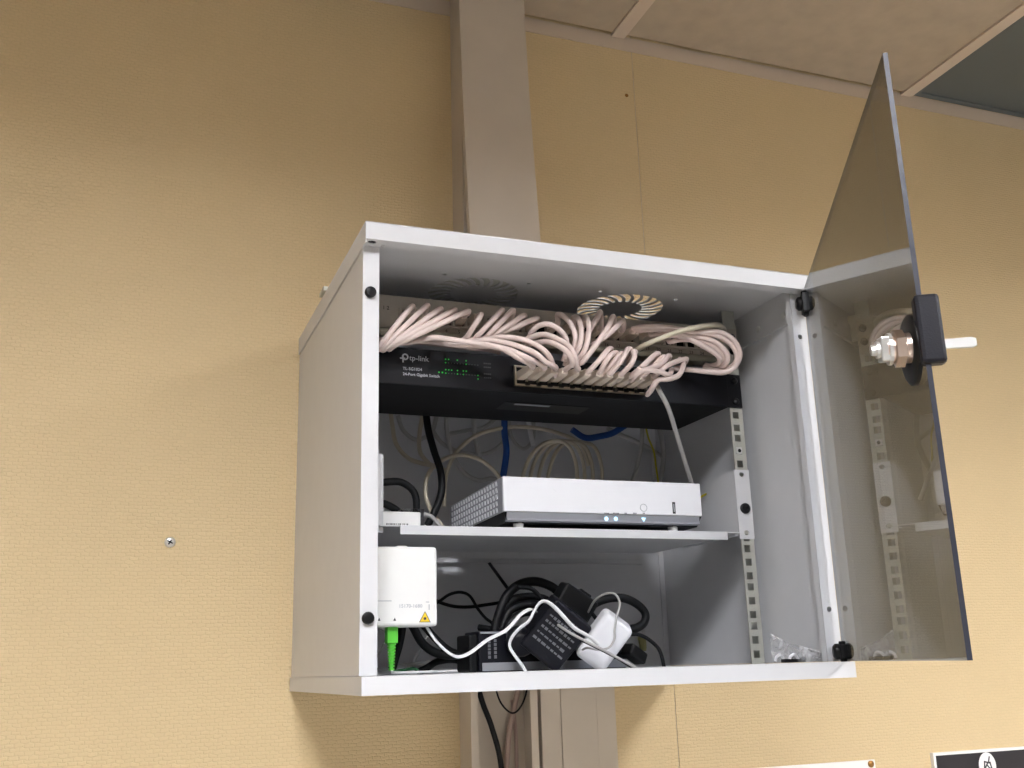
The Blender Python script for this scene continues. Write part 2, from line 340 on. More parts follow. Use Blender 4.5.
MB().lathe((p.x, WY-.004, p.z), (0, -1, 0), [(0, .0055), (.002, .0055), (.004, .003)]).build('pin', 'wood', t, smooth=True)

# ================================================================== CABINET
W, H, D, TH = .600, .512, .450, .0015
LB, LT = .0185, .491        # top of the bottom lip, bottom of the top lip
SY = .020                   # stile plane
C = thing('wall_cabinet', 'light grey steel network cabinet on the wall with open smoked door', 'cabinet', (.3, .45, 0))
def vent(cx, cy, ro=.0610, ri=.0310, n=22):
    hs = []
    for k in range(n):
        a0 = 2*math.pi*k/n; w0 = 2*math.pi/n*.33; L = []; R_ = []
        for i in range(6):
            f = i/5; r = ri+(ro-ri)*f; tw = -.24*f*f; hw = w0*(.75+.35*f)
            L.append((cx+r*math.cos(a0+tw-hw), cy+r*math.sin(a0+tw-hw))); R_.append((cx+r*math.cos(a0+tw+hw), cy+r*math.sin(a0+tw+hw)))
        hs.append(L+R_[::-1])
    return hs
holes = vent(.19, .188)+vent(.41, .188)
for cx in (.19, .41):
    for sx in (-1, 1):
        for sy in (-1, 1): holes.append(circ(cx+sx*.058, .188+sy*.058, .0028, 10))
lid = plate('lid', 'xy', [rect(0, 0, W, D)]+holes, H-TH, TH, 'cab', C)
MB().box((0, 0, LT), (W, TH, H-TH)).build('front_lip', 'cab', lid)
plate('lip_flange', 'xy', [rect(TH, TH, W-TH, .0195), circ(.0095, .0105, .0052, 16), circ(.0245, .0165, .0018, 8), circ(.575, .015, .002, 8)], LT, TH, 'cab', lid)
MB().box((.003, .004, LT+.003), (.018, .018, LT+.006)).build('hole_shade', 'hole', lid)  # dark block: shade inside the open pin hole, put in as colour
for x in (0, W-TH): MB().box((x, TH, LT-.004), (x+TH, D, H-TH)).build('side_lip', 'cab', lid)
pl = thing('loose_plate', 'thin grey plate lying on top of the cabinet, its edge showing at the left', 'plate', (.14, .2, H))
MB().box((.006, .118, H+.0002), (.283, .262, H+.0022)).build('sheet', 'rail', pl, bevel=.0004)
MB().box((-.004, .232, H+.0002), (.006, .262, H+.0055)).build('folded_edge', 'rail', pl)
tray = MB().box((0, 0, 0), (W, D, TH)).build('bottom_tray', 'cab', C)
MB().box((0, 0, TH), (W, TH, LB)).build('front_lip', 'cab', tray)
MB().box((TH, TH, LB-TH), (W-TH, D-TH, LB)).build('inner_floor', 'cab', tray)
for x in (0, W-TH): MB().box((x, TH, TH), (x+TH, D, LB)).build('side_lip', 'cab', tray)
for x, s in ((.0018, 1), (W-.0018, -1)):
    sp = MB().box((min(x, x+s*TH), SY+TH, LB+.0005), (max(x, x+s*TH), D, LT-.0045)).build('side_panel', 'cab', C)
    xi = x+s*TH
    a, b = (x, .0205) if s > 0 else (.5765, x)
    hs = [] if s > 0 else [circ(.586, .081, .0034, 12), circ(.586, .432, .0034, 12)]
    plate('front_stile', 'xz', [rect(a, LB+.0005, b, LT-.0005)]+hs, SY, TH, 'cab', sp)
    xe = .0205 if s > 0 else .5765
    MB().box((min(xe, xe-s*TH), SY+TH, LB+.0005), (max(xe, xe-s*TH), SY+.011, LT-.0005)).build('stile_return', 'cab', sp)
    MB().box((min(xi, xi+s*.004), .04, LT-.03), (max(xi, xi+s*.004), D-.01, LT-.004)).build('top_strip', 'cab', sp)
    if s < 0:
        for yy, zz in ((.06, LT-.015), (.12, LT-.016)):
            MB().lathe((xi-.004, yy, zz), (-1, 0, 0), [(0, .0045), (.001, .0045), (.002, .003)], 12).build('screw', 'metal', sp)
MB().box((.0035, D-TH-.001, LB), (W-.0035, D-.001, H-TH)).build('back_panel', 'cab', C)
za, zb2 = at(640, 557.5, .438).z, at(640, 564, .438).z
MB().box((.06, .436, zb2), (at(643, 560, .438).x, D-TH-.001, za)).build('light_leak_strip', 'cab', C)  # added raised strip standing in for the band of light leaking behind the shelf
MB().box((W-.012, D-.0045, LB), (W-.0036, D-TH-.001, LT-.004)).build('corner_angle', 'cab', C)
for z in (.434, .0765):
    MB().lathe((.010, SY, z), (0, -1, 0), [(0, .0062), (.004, .0066), (.006, .0056), (.0065, .003)]).build('rubber_bumper', 'black', C, smooth=True)
# mounting rails with square holes
HOLES = []; zz = .355+.051*3
while zz > .03:
    for dz in (0, -.0182, -.0328):
        if .03 < zz+dz < .485: HOLES.append(zz+dz)
    zz -= .051
RY = .150
for s in (-1, 1):
    xa, xb = (.554, .574) if s > 0 else (.026, .046)
    xc = .5625 if s > 0 else .0375
    rl = plate('mounting_rail', 'xz', [rect(xa, LB, xb, LT+.0185)]+[rect(xc-.0048, z-.0048, xc+.0048, z+.0048) for z in HOLES], RY, TH, 'rail', C)
    xi = xb-TH if s > 0 else xa; xo = xb if s > 0 else xa
    MB().box((xi, RY+TH, LB), (xi+TH, RY+.03, LT+.015)).build('rail_flange', 'rail', rl)
    MB().box((min(xo, xo+s*.0205), RY+.028, LT-.03), (max(xo, xo+s*.0205), RY+.0295, LT+.01)).build('rail_foot', 'rail', rl)
# cage nut in one rail hole
cn = MB().box((.5578, RY-.0015, .2995), (.5672, RY+.006, .309)).build('cage_nut', 'metal', C, bevel=.0008)
MB().lathe((.5625, RY-.0016, .3042), (0, -1, 0), [(0, .0026), (.0003, .0026)], 12).build('nut_bore', 'hole', cn)
# smoked door
HX, HY = .594, .015; DA, DW = 2.085, .568; DZ0, DZ1 = .0190, .4935
dv = Vector((math.cos(DA), -math.sin(DA), 0)); dn = Vector((dv.y, -dv.x, 0)); dn = dn if dn.x < 0 else -dn    # dn points to the inner side
HB = Vector((HX, HY, 0)); DT = .0038
def dpt(s, n, z): q = HB+dv*s+dn*n; return Vector((q.x, q.y, z))
m = MB()
V = [dpt(.004, 0, DZ0), dpt(DW, 0, DZ0), dpt(DW, -DT, DZ0), dpt(.004, -DT, DZ0), dpt(.004, 0, DZ1), dpt(DW, 0, DZ1), dpt(DW, -DT, DZ1), dpt(.004, -DT, DZ1)]
m.add(V, [(0,3,2,1),(4,5,6,7)], 1); m.add(V, [(0,1,5,4)], 0); m.add(V, [(1,2,6,5)], 1); m.add(V, [(2,3,7,6)], 0); m.add(V, [(3,0,4,7)], 1)
bmx = bmesh.new()
door = m.build('glass_door', ['pane', 'paneedge'], C)
bmx.from_mesh(door.data); bmesh.ops.remove_doubles(bmx, verts=bmx.verts, dist=1e-6); bmesh.ops.recalc_face_normals(bmx, faces=bmx.faces); bmx.to_mesh(door.data); bmx.free()
door['label'] = 'tall smoked grey transparent door swung open'
for z0, z1, big in ((LT-.034, LT, 0), (LB, LB+.024, 1)):
    h = MB(); zc = (z0+z1)/2
    c = dpt(.010, -DT/2, zc)
    h.obox(c, Matrix((dv, dn, Vector((0, 0, 1)))).transposed(), (.010, .0065, (z1-z0)/2-.004))
    h.lathe((c.x, c.y, z0), (0, 0, 1), [(0, .006), (z1-z0, .006)], 14)
    h.lathe(dpt(.010, .004, zc), dn, [(0, .0095), (.005, .0095), (.008, .006)], 12)
    h.build('hinge', 'black', door, smooth=True, bevel=.001)
# lock on the free edge
lk = at(913, 346, -.43)
DM = Matrix((dv, dn, Vector((0, 0, 1)))).transposed()
ZL = lk.z-.0095
MB().obox(dpt(DW-.003, -DT/2-.0045, ZL+.0045), DM, (.0065, .0092, .0272)).build('edge_clamp', 'navy', door, bevel=.003)
MB().lathe(dpt(DW-.0275, .0005, ZL-.0035), dn, [(0, .0275), (.003, .0275), (.005, .025)], 28).build('lock_plate', 'black', door, smooth=True)
LC = dpt(DW-.0185, .003, ZL-.004)
MB().lathe(LC, dn, [(0, .0118), (.006, .0118), (.006, .0098), (.020, .0098)], 20).build('lock_barrel', 'brassm', door, smooth=True)
MB().lathe(LC+dn*.007, dn, [(0, .0145), (.007, .0145), (.0075, .013)], 6).build('lock_nut', 'brassm', door)
MB().lathe(LC+dn*.0165, dn, [(0, .0125), (.0025, .0125)], 18).build('washer', 'metal', door)
MB().obox(LC+dn*.0215, DM@Matrix.Rotation(math.radians(10), 3, 'Y'), (.0085, .0035, .0095)).build('cam_arm', 'metal', door, bevel=.0012)
MB().lathe(LC+dn*.0245, dn, [(0, .0068), (.003, .0068), (.003, .0045), (.0065, .0042), (.007, .003)], 12).build('cam_bolt', 'metal', door)
kt = thing('key', 'small silver key sticking out of the door lock', 'key', dpt(DW-.0185, -DT-.012, ZL-.003))
MB().obox(dpt(DW-.0185, -DT-.018, ZL-.003), DM, (.0014, .017, .0036)).build('blade', 'metal', kt)
kb = [(.0, -.0040), (.012, -.0042), (.0155, -.003), (.0155, .003), (.012, .0042), (0, .0040)]
MB().prism([dpt(DW-.0197, -DT-.024-a, ZL-.003+b) for a, b in kb], dv*.0024).build('bow', 'metal', kt, bevel=.0006)

# ================================================================== PATCH PANEL
P = thing('patch_bay', 'grey patch panel across the top of the cabinet with beige cables plugged in', 'patch panel', (.3, RY, .431))
xs_ports = []
for g in range(4):
    gx = .078+g*.1135
    xs_ports += [gx+.0172*k+.009 for k in range(6)]
PZ0, PZ1 = .4475, .4635
body = plate('face_plate', 'xz', [rect(.027, .4315, .573, .4815)]+[rect(x-.0066, PZ0, x+.0066, PZ1) for x in xs_ports], RY-.0035, .002, 'panel', P)
MB().box((.05, RY-.0015, .4335), (.55, RY+.03, .436)).box((.05, RY-.0015, .477), (.55, RY+.03, .4795)).build('housing', 'panel', P)
MB().box((.05, RY+.012, .436), (.55, RY+.014, .477)).build('housing_back', 'hole', P)
MB().lathe((.05, RY-.006, .4325), (1, 0, 0), [(0, .005), (.5, .005)], 12).build('cable_bar', 'panelbar', P, smooth=True)
for g in range(4):
    gx = .078+g*.1135-.002
    plate('port_bezel', 'xz', [rect(gx, .4455, gx+.108, .4655), ]+[rect(gx+.002+.0172*k+.009-.0066, PZ0, gx+.002+.0172*k+.009+.0066, PZ1) for k in range(6)], RY-.0065, .003, 'panel', P)
for i, x in enumerate(xs_ports):
    text('port_number', str(i+1), .0065, FRONT, (x, RY-.0037, .4385), 'print_dark', P, 'CENTER')
for x in (.036, .564):
    for z in (.448, .468):
        MB().lathe((x, RY-.0035, z), (0, -1, 0), [(0, .0052), (.003, .0052), (.0045, .003)], 14).build('screw', 'black', P, smooth=True)
text('panel_mark', '1 2', .007, FRONT, (.055, RY-.0037, .462), 'print_dark', P)

# ================================================================== SWITCH
S = thing('network_switch', 'black rack network switch with green lights below the patch panel', 'network switch', (.3, .22, .365))
MB().box((.049, RY, .3655), (.551, .300, .4135)).build('chassis', 'switch', S, bevel=.0008)
fp = MB().box((.049, RY-.004, .3655), (.551, RY, .4135)).build('faceplate', 'switchface', S, bevel=.0008)
for a, b in ((.027, .0485), (.5515, .573)):
    er = MB().box((a, RY-.0025, .3655), (b, RY-.0005, .4135)).build('rack_ear', 'switchface', S)
    for z in (.374, .404):
        MB().lathe(((a+b)/2, RY-.0025, z), (0, -1, 0), [(0, .0048), (.0025, .0048), (.004, .003)], 14).build('ear_screw', 'black', er, smooth=True)
FY = RY-.0043
text('brand_lettering', 'tp-link', .0098, FRONT, (.0895, FY, .3975), 'print_grey', fp)
a = circ(.0842, .4015, .0043, 18); b = circ(.0842, .4015, .0025, 18)
plate('brand_mark', 'xz', [a, b], FY-.0001, .0003, 'print_grey', fp)
MB().box((.0775, FY-.0001, .3985), (.0842, FY+.0001, .4003)).build('brand_mark_bar', 'print_grey', fp)
MB().box((.0805, FY-.0002, .3940), (.0823, FY+.0001, .4030)).build('brand_mark_stem', 'print_grey', fp)
text('model_lettering', 'TL-SG1024', .0054, FRONT, (.081, FY, .3845), 'print_grey', fp)
text('product_lettering', '24-Port Gigabit Switch', .0052, FRONT, (.081, FY, .3775), 'print_grey', fp, bold=.00008)
on = MB(); off_ = MB()
lit = {(0,0),(1,0),(4,0),(7,0),(0,1),(7,1),(0,3),(1,3),(2,3),(4,3),(6,3),(7,3),(-1,4),(0,4),(4,4),(11,4),(-2,4),(6,4),(11,5)}
for i in range(12):
    for r in range(6):
        x = .137+i*.0039; z = .4025-r*.0046
        (on if (i, r) in lit else off_).box((x-.0007, FY-.0002, z-.0006), (x+.0007, FY+.0002, z+.0006)) if (i, r) in lit or r in (1, 4) else None
for r in (-1, -2): on.box((.137+r*.0045-.0008, FY-.0002, .3838), (.137+r*.0045+.0008, FY+.0002, .3854))
o = on.build('green_leds', 'led', fp); o['kind'] = 'stuff'
o = off_.build('unlit_leds', 'leddim', fp); o['kind'] = 'stuff'
mk = MB()
for z in (.401, .396, .387, .382):
    for q_ in range(4): mk.box((.188+.0026*q_, FY-.0001, z-.0008), (.188+.0026*q_+.0019, FY+.0001, z+.0008))
mk.build('led_captions', 'leddim', fp)['kind'] = 'stuff'
PX = [.2378+.0158*k for k in range(12)]
pb = plate('port_block', 'xz', [rect(.229, .3735, .4205, .4005)]+[rect(x-.0068, .376, x+.0068, .3985) for x in PX], RY-.009, .006, 'steel', S)
MB().box((.230, RY-.0042, .3745), (.4195, RY-.0038, .3995)).build('port_back', 'hole', pb)
MB().box((.235, .195, .3648), (.36, .236, .3656)).build('underside_label', 'black', S)
MB().box((.251, .200, .3645), (.302, .206, .3649)).build('label_stripe', 'print_grey', S)

# ================================================================== PATCH CABLES
def plugbox(mb, x, z, y0, y1, hw=.0058, hh=.0058, mi=1):
    mb.obox((x, (y0+y1)/2, z), (90, 0, 0), (hw, hh, abs(y1-y0)/2), mi, .82)
def patch(label, pts, start=None, end=None, r=.0036, col='pink', group=None):
    """start: patch-panel port x; end: switch port index. Each cable is one thing: cord + plugs."""
    path = []; roots = []
    if start is not None:
        x = min(xs_ports, key=lambda v: abs(v-start)) if not isinstance(start, tuple) else start[0]
        path += [Vector((x, .128, .4555)), Vector((x, .118, .4550))]; roots.append((x, .4555, RY+.002, .124))
    path += [at(*q) for q in pts]
    if end is not None:
        x = PX[end]; path += [Vector((x, .102, .3895)), Vector((x, .112, .3885))]; roots.append((x, .3875, RY-.004, .108))
    b = path[0]
    t = thing('patch_cable', label, 'cable', b, group)
    MB().tube(path, r, 8, 7).build('cord', col, t, smooth=True)
    for x, z, y0, y1 in roots:
        mb = MB(); mb.obox((x, (y0+y1)/2, z), (90, 0, 0), (.0056, .0056, (y0-y1)/2), 0, .8); mb.build('plug', 'plug', t, bevel=.0012)
    return t
Q1 = (376, 285, .09766); Q2 = (460, 295, .09766); Q3 = (540, 300, .11719); Q4 = (640, 310, .11719)
G1 = 'patch cables at the left end of the patch panel'
heads1 = [(360, 225), (515, 215), (645, 250), (790, 262), (925, 275)]
feet1 = [(60, 590), (105, 605), (160, 600), (150, 615), (215, 605)]
arcs = [  # visible run along the top of the switch to its first ports
    [(-420, 465, .118), (-260, 437, .106), (0, 470, .098), (200, 500, .094), (420, 545, .090), (590, 640, .090)],
    [(-100, 505, .118), (150, 520, .106), (330, 525, .094), (500, 560, .090), (680, 640, .088)],
    [(150, 470, .112), (350, 470, .098), (560, 515, .090), (760, 590, .085), (880, 690, .088)],
    [(250, 455, .114), (450, 432, .098), (650, 460, .090), (810, 530, .086), (920, 640, .088)]]
for i in range(5):
    h = Q(Q1, [heads1[i]])[0]; f = Q(Q1, [feet1[i]])[0]
    px = at(h[0], h[1], .112).x
    mid = ((h[0]+f[0])/2, (h[1]+f[1])/2)
    pts = [(h[0], h[1], .106), (mid[0], mid[1], .104-.001*i), (f[0], f[1], .112), (f[0]-8, f[1]+5, .128), (f[0]-6, f[1]-3, .152)]
    lab = f'{ORD[i]} cable from left in the slanting bundle at the patch panel left end'
    if i < 4:
        pts += ([(f[0]+12, 341, .150), (403, 343, .132)] if i == 0 else [(f[0]+20, 342, .160), (430+i*4, 342, .150)]) + Q(Q2, arcs[i]) + ([(556, 376, .128)] if i == 3 else [])
        patch(lab, pts, px, i if i < 3 else None, group=G1)
    else:
        pts += [(f[0]+30, 343, .165), (470, 348, .17)]
        patch(lab, pts, px, None, group=G1)
heads2 = [(215, 205), (430, 155), (540, 155), (650, 210), (780, 240)]
feet2 = [(70, 430), (150, 450), (270, 430), (330, 425), (400, 400)]
arcs2 = [
    [(690, 450, .110), (830, 405, .095), (960, 430, .085), (1110, 520, .080), (1180, 640, .082), (1190, 730, .092)],
    [(780, 490, .108), (900, 478, .092), (1010, 520, .082), (1110, 600, .078), (1150, 700, .085)],
    [(720, 400, .112), (800, 320, .100), (900, 300, .092), (1010, 350, .088), (1080, 440, .088), (1090, 560, .094), (1060, 680, .098)]]
for i in range(5):
    h = Q(Q2, [heads2[i]])[0]; f = Q(Q2, [feet2[i]])[0]
    px = at(h[0], h[1], .112).x
    pts = [(h[0], h[1], .104), ((h[0]+f[0])/2, (h[1]+f[1])/2, .106), (f[0], f[1], .118), (f[0]-8, f[1]+8, .138)]
    lab = f'{ORD[i]} cable from left in the second slanting bundle, right of the leftmost one'
    if i >= 2:
        j = i-2
        pts += [(f[0]+4, f[1]+5, .158), (520+j*3, 345, .155)] + Q(Q2, arcs2[j])
        patch(lab, pts, px, (4, 3, None)[j], group='patch cables in the second bundle')
    else:
        pts += [(f[0]+10, f[1]+10, .16), (500, 352, .165)]
        patch(lab, pts, px, None, group='patch cables in the second bundle')
G3 = 'patch cables in the middle of the patch panel'
h3 = [[(150, 125, .112), (200, 140, .100), (265, 210, .092), (300, 310, .090), (290, 400, .094), (240, 480, .104), (215, 560, .112)],
      [(285, 150, .110), (325, 160, .096), (352, 250, .088), (348, 350, .086), (320, 430, .090), (270, 500, .104), (250, 560, .12)],
      [(365, 150, .110), (400, 155, .094), (418, 240, .086), (405, 350, .084), (370, 450, .088), (310, 520, .104), (280, 560, .125)],
      [(515, 105, .104), (490, 150, .096), (440, 230, .100), (400, 300, .110), (390, 330, .13)],
      [(625, 140, .100), (580, 230, .092), (520, 320, .088), (450, 420, .086), (375, 515, .090), (340, 540, .105), (330, 520, .13)],
      [(705, 175, .100), (640, 240, .092), (560, 310, .090), (470, 370, .096), (430, 400, .11), (420, 400, .135)]]
lab3 = ['arched beige patch cable at the panel middle, leftmost of three bending right', 'arched beige patch cable at the panel middle, second of three bending right', 'arched beige patch cable at the panel middle, third of three bending right',
        'short beige patch cable rising just right of the three arched ones', 'straight beige patch cable slanting down left under the bright vent', 'rightmost beige patch cable slanting down left under the bright vent']
for l, hh in zip(lab3, h3):
    q = Q(Q3, hh); patch(l, q, (at(q[0][0], q[0][1], .118).x,), None, group=G3)
G4 = 'patch cables at the middle ports of the switch'
def boot_end(k): return Vector((PX[k], .104, .3886))
def lean(label, reg, head, end, group, bulge=0, via=None):
    """cord from the dark gap over its head and down-left into switch plug `end` (or a free photo point)"""
    hx, hy = Q(reg, [head])[0]
    path = [at(hx-7, hy+13, .152), at(hx-2, hy+5, .132), at(hx+1, hy+.5, .110), at(hx-1.5, hy+.5, .102)]
    e_ = boot_end(end) if isinstance(end, int) else at(*Q(reg, [end])[0])
    h = path[-1]
    if via: path += [at(*q) for q in Q(reg, via)]
    else: path += [h.lerp(e_, .36)+Vector((bulge, -.010, .002)), h.lerp(e_, .72)+Vector((bulge, -.010, .001))]
    t = thing('patch_cable', label, 'cable', h, group)
    if isinstance(end, int):
        path += [e_, e_+Vector((0, .008, -.0005))]
        MB().obox((PX[end], (RY-.004+.106)/2, .3875), (90, 0, 0), (.0058, .0058, (RY-.004-.106)/2), 0, .8).build('plug', 'plug', t, bevel=.0012)
    else: path += [e_]
    MB().tube(path, .0036, 8, 7).build('cord', 'pink', t, smooth=True)
for i, (hd, e_, bl) in enumerate([((600, 415), 5, 0), ((645, 450), 6, -.004), ((700, 458), (520, 640, .118), 0), ((762, 415), 7, 0), ((806, 440), 8, .003)]):
    lean(f'{ORD[i]} cable from left in the five leaning bundle above the middle switch ports', Q3, hd, e_, G4, bl)
G5 = 'patch cables at the last ports of the switch'
lean('upper left cable of the knot above the last switch ports', Q4, (150, 372), 9, G5)
lean('second cable from left of the knot above the last switch ports', Q4, (205, 400), 10, G5)
lean('third cable of the knot above the last switch ports, crossing far to the left', Q4, (245, 393), (-75, 600, .112), G5, via=[(195, 450, .090), (110, 490, .082), (10, 525, .082), (-50, 570, .092)])
lean('cable forming the upper edge of the knot at the last switch ports', Q4, (388, 418), 11, G5, via=[(310, 440, .090), (225, 480, .083), (170, 530, .086)])
patch('cable bulging round the right end of the knot at the switch ports', Q(Q4, [(340, 420, .125), (368, 450, .104), (362, 500, .092), (325, 560, .086), (240, 590, .084), (160, 595, .087), (120, 640, .090), (90, 690, .100), (62, 722, .118)]), None, None, group=G5)
patch('cable lying level across the knot above the last switch ports', Q(Q4, [(-60, 560, .104), (-30, 530, .090), (40, 512, .080), (120, 520, .078), (190, 535, .079), (235, 552, .084), (262, 535, .096), (270, 510, .112)]), None, None, group=G5)
# loops at the right end of the patch panel
G6 = 'looped patch cables at the right end of the patch panel'
lp = [[(-60, 160, .118), (50, 145, .104), (250, 150, .096), (480, 190, .090), (680, 190, .086), (800, 260, .084), (852, 370, .086), (820, 470, .092), (730, 530, .100), (600, 530, .112), (420, 510, .128), (300, 500, .145)],
      [(-20, 180, .118), (120, 165, .104), (300, 172, .098), (520, 195, .093), (680, 230, .089), (790, 310, .088), (825, 400, .091), (790, 480, .100), (690, 510, .112), (540, 490, .130)],
      [(100, 215, .118), (220, 195, .106), (380, 210, .098), (540, 240, .094), (650, 280, .091), (735, 360, .091), (745, 430, .096), (710, 480, .106), (640, 490, .122), (560, 470, .14)],
      [(180, 240, .118), (280, 215, .106), (420, 250, .098), (540, 310, .094), (640, 370, .092), (680, 420, .096), (660, 460, .108), (590, 475, .126)],
      [(250, 270, .118), (340, 255, .108), (480, 260, .100), (600, 300, .096), (690, 370, .096), (715, 430, .102), (680, 480, .114), (600, 490, .13)]]
ll = ['outermost beige cable of the loops at the right end of the patch panel', 'second beige cable from outside in the loops at the right end of the patch panel', 'middle beige cable of the loops at the right end of the patch panel', 'innermost thick beige cable of the loops at the right end of the patch panel', 'fifth beige cable tucked behind the inner loops at the right end of the patch panel']
for l, hh in zip(ll, lp):
    q = Q(Q4, hh); patch(l, q, (at(q[0][0], q[0][1], .12).x,), None, group=G6)
patch('pale grey-green patch cable rising across the loops at the right end of the panel', Q(Q4, [(-40, 350, .13), (40, 300, .105), (180, 240, .094), (350, 180, .084), (520, 140, .080), (650, 128, .084), (705, 150, .096), (720, 190, .12), (700, 260, .14)]), None, None, col='beige')
patch('pale grey cable dropping from the last switch port behind the white router', [(657, 386, .112), (660, 392, .105), (669, 410, .12), (680, 446, .16), (691, 482, .20), (698, 510, .24)], None, None, r=.0032, col='greycable')
# retention clips under each switch plug
for k, x in enumerate(PX):
    MB().box((x+.0048, RY-.0125, .3742), (x+.0105 if k < 11 else x+.009, RY-.009, .3785)).build('port_latch', 'black', S)

# ================================================================== SHELF
SZ = .190
T = thing('rack_shelf', 'white steel shelf across the cabinet below the switch', 'shelf', (.3, .26, SZ-.011))
sh = MB().box((.052, .140, SZ-.0015), (.548, .392, SZ)).build('shelf_plate', 'cab', T)
MB().box((.076, .1385, SZ-.011), (.526, .140, SZ)).build('front_lip', 'cab', sh, bevel=.0005)
MB().box((.085, .392, SZ-.011), (.528, .3935, SZ)).build('rear_lip', 'cab', sh)
for s in (-1, 1):
    f = (lambda x: x) if s > 0 else (lambda x: .6-x)
    plate('side_bracket', 'yz', [[(.150, .190), (.150, .276), (.183, .276), (.218, .257), (.241, .227), (.300, .19), (.300, .1868), (.155, .1868)]], f(.552)-(TH if s < 0 else 0), TH, 'cab', T)
    xa, xb = (.5505, .574) if s > 0 else (.026, .0575)
    plate('bracket_ear', 'xz', [rect(xa, .182, xb, .277), circ(f(.5622), .2705, .004, 10, .0032), circ(f(.5622), .1905, .0042, 10, .0034)], RY-.0022, .002, 'cab', T)
    MB().lathe((f(.5622), RY-.0022, .2235), (0, -1, 0), [(0, .0072), (.003, .0072), (.0042, .0055), (.0042, .003), (.003, .0028)], 18).build('screw', 'black', T, smooth=True)
    MB().box((min(f(.548), f(.552)), .155, .1868), (max(f(.548), f(.552)), .3, .1884)).build('bracket_foot', 'cab', T)

# ================================================================== ROUTER
RF = .155
a = at(503, 476, RF); b = at(700, 483.6, RF); rz = Vector((0, 0, 0))
rx0, rx1, rt = a.x, b.x, (a.z+b.z)/2
RT = thing('router', 'white rectangular router with side vents standing on the shelf', 'router', ((rx0+rx1)/2, .27, SZ))
zb_ = SZ+.0225
def skew(x, y): return x+(y-RF)*.035
m = MB(); y2 = .408
m.add([(rx0, RF, zb_), (rx1, RF, zb_), (skew(rx1, y2), y2, zb_), (skew(rx0, y2), y2, zb_), (rx0, RF, rt), (rx1, RF, rt), (skew(rx1, y2), y2, rt), (skew(rx0, y2), y2, rt)], [(0,3,2,1),(4,5,6,7),(0,1,5,4),(1,2,6,5),(2,3,7,6),(3,0,4,7)])
rb = m.build('case', 'white', RT, bevel=.0012)
c0 = SZ+.0090; ch = .004
m = MB(); i0 = .0015
m.add([(rx0+.001, RF+ch*.3, zb_-.0005), (rx1-.001, RF+ch*.3, zb_-.0005), (skew(rx1-.001, y2), y2-.002, zb_-.0005), (skew(rx0+.001, y2), y2-.002, zb_-.0005), (rx0+.004, RF+.010, c0), (rx1-.004, RF+.010, c0), (skew(rx1-.004, y2), y2-.006, c0), (skew(rx0+.004, y2), y2-.006, c0)], [(0,3,2,1)[::-1],(4,5,6,7)[::-1],(0,1,5,4)[::-1],(1,2,6,5)[::-1],(2,3,7,6)[::-1],(3,0,4,7)[::-1]])
m.build('dark_base', 'black', RT)
m = MB(); m.add([(rx0+.0045, RF+.0005, zb_-.0006), (rx1-.0045, RF+.0005, zb_-.0006), (rx1-.0045, RF+.0025, SZ+.0118), (rx0+.0045, RF+.0025, SZ+.0118), (rx0+.0045, RF+.008, zb_-.0006), (rx1-.0045, RF+.008, zb_-.0006), (rx1-.0045, RF+.012, SZ+.0058), (rx0+.0045, RF+.012, SZ+.0058)], [(0,3,2,1)[::-1],(0,1,5,4),(4,5,6,7)[::-1],(1,2,6,5)[::-1],(2,3,7,6),(3,0,4,7)[::-1]])
m.v[2] = Vector((rx1-.0045, RF+.0025, SZ+.0125)); m.v[3] = Vector((rx0+.0045, RF+.0025, SZ+.0125)); m.v[6].z = m.v[7].z = SZ+.0095
cs = m.build('silver_chin', 'silver', RT)
MB().box((rx0+.0045, RF+.0008, SZ+.0112), (rx1-.0045, RF+.004, SZ+.0138)).build('chin_edge', 'routerside', RT, bevel=.0005)
for x, y in ((rx0+.025, RF+.016), (rx1-.038, RF+.016), (rx0+.03, y2-.03), (rx1-.03, y2-.03)):
    MB().lathe((x, y, SZ), (0, 0, 1), [(0, .0062), (.0095, .0068)], 14).build('foot', 'cream', RT, smooth=True)
# vent cells on the left side
cells = MB()
for i in range(18):
    for j in range(5):
        y = RF+.022+i*.0125; z0 = zb_+.0015+j*.0085; z1 = z0+.0062
        xs0 = skew(rx0, y); e = .0009
        cells.add([(xs0-e, y, z0), (xs0-e, y+.0062, z0), (xs0-e, y+.0092, z1), (xs0-e, y+.003, z1), (xs0+.001, y, z0), (xs0+.001, y+.0062, z0), (xs0+.001, y+.0092, z1), (xs0+.001, y+.003, z1)], [(0,1,2,3),(0,4,5,1),(1,5,6,2),(2,6,7,3),(3,7,4,0)])
o = cells.build('vent_cells', 'white', RT); o['kind'] = 'stuff'
m = MB(); m.add([(rx0-.0004, RF+.004, zb_), (skew(rx0, y2)-.0004, y2-.002, zb_), (skew(rx0, y2)-.0004, y2-.002, rt-.001), (rx0-.0004, RF+.004, rt-.001)], [(0,3,2,1)]); m.add([(rx0+.001, RF+.004, zb_), (skew(rx0, y2)+.001, y2-.002, zb_), (skew(rx0, y2)+.001, y2-.002, rt-.001), (rx0+.001, RF+.004, rt-.001)], [(0,1,2,3)])
m.build('vent_panel', 'routerside', RT)
def rf(px, py): q = at(px, py, RF); return q.x, q.z
x, z = rf(580+465*.1367, 420+642*.1367)
plate('button_ring', 'xz', [circ(x, z, .0052, 24), circ(x, z, .0045, 24)], RF-.0004, .0005, 'print_grey', RT)
plate('button', 'xz', [circ(x, z, .0044, 24)], RF-.0003, .0004, 'white', RT)
x, z = rf(580+687*.1367, 420+643*.1367)
MB().box((x-.0022, RF-.0002, z-.0078), (x+.0022, RF+.0002, z+.0078)).build('usb_slot', 'hole', RT)
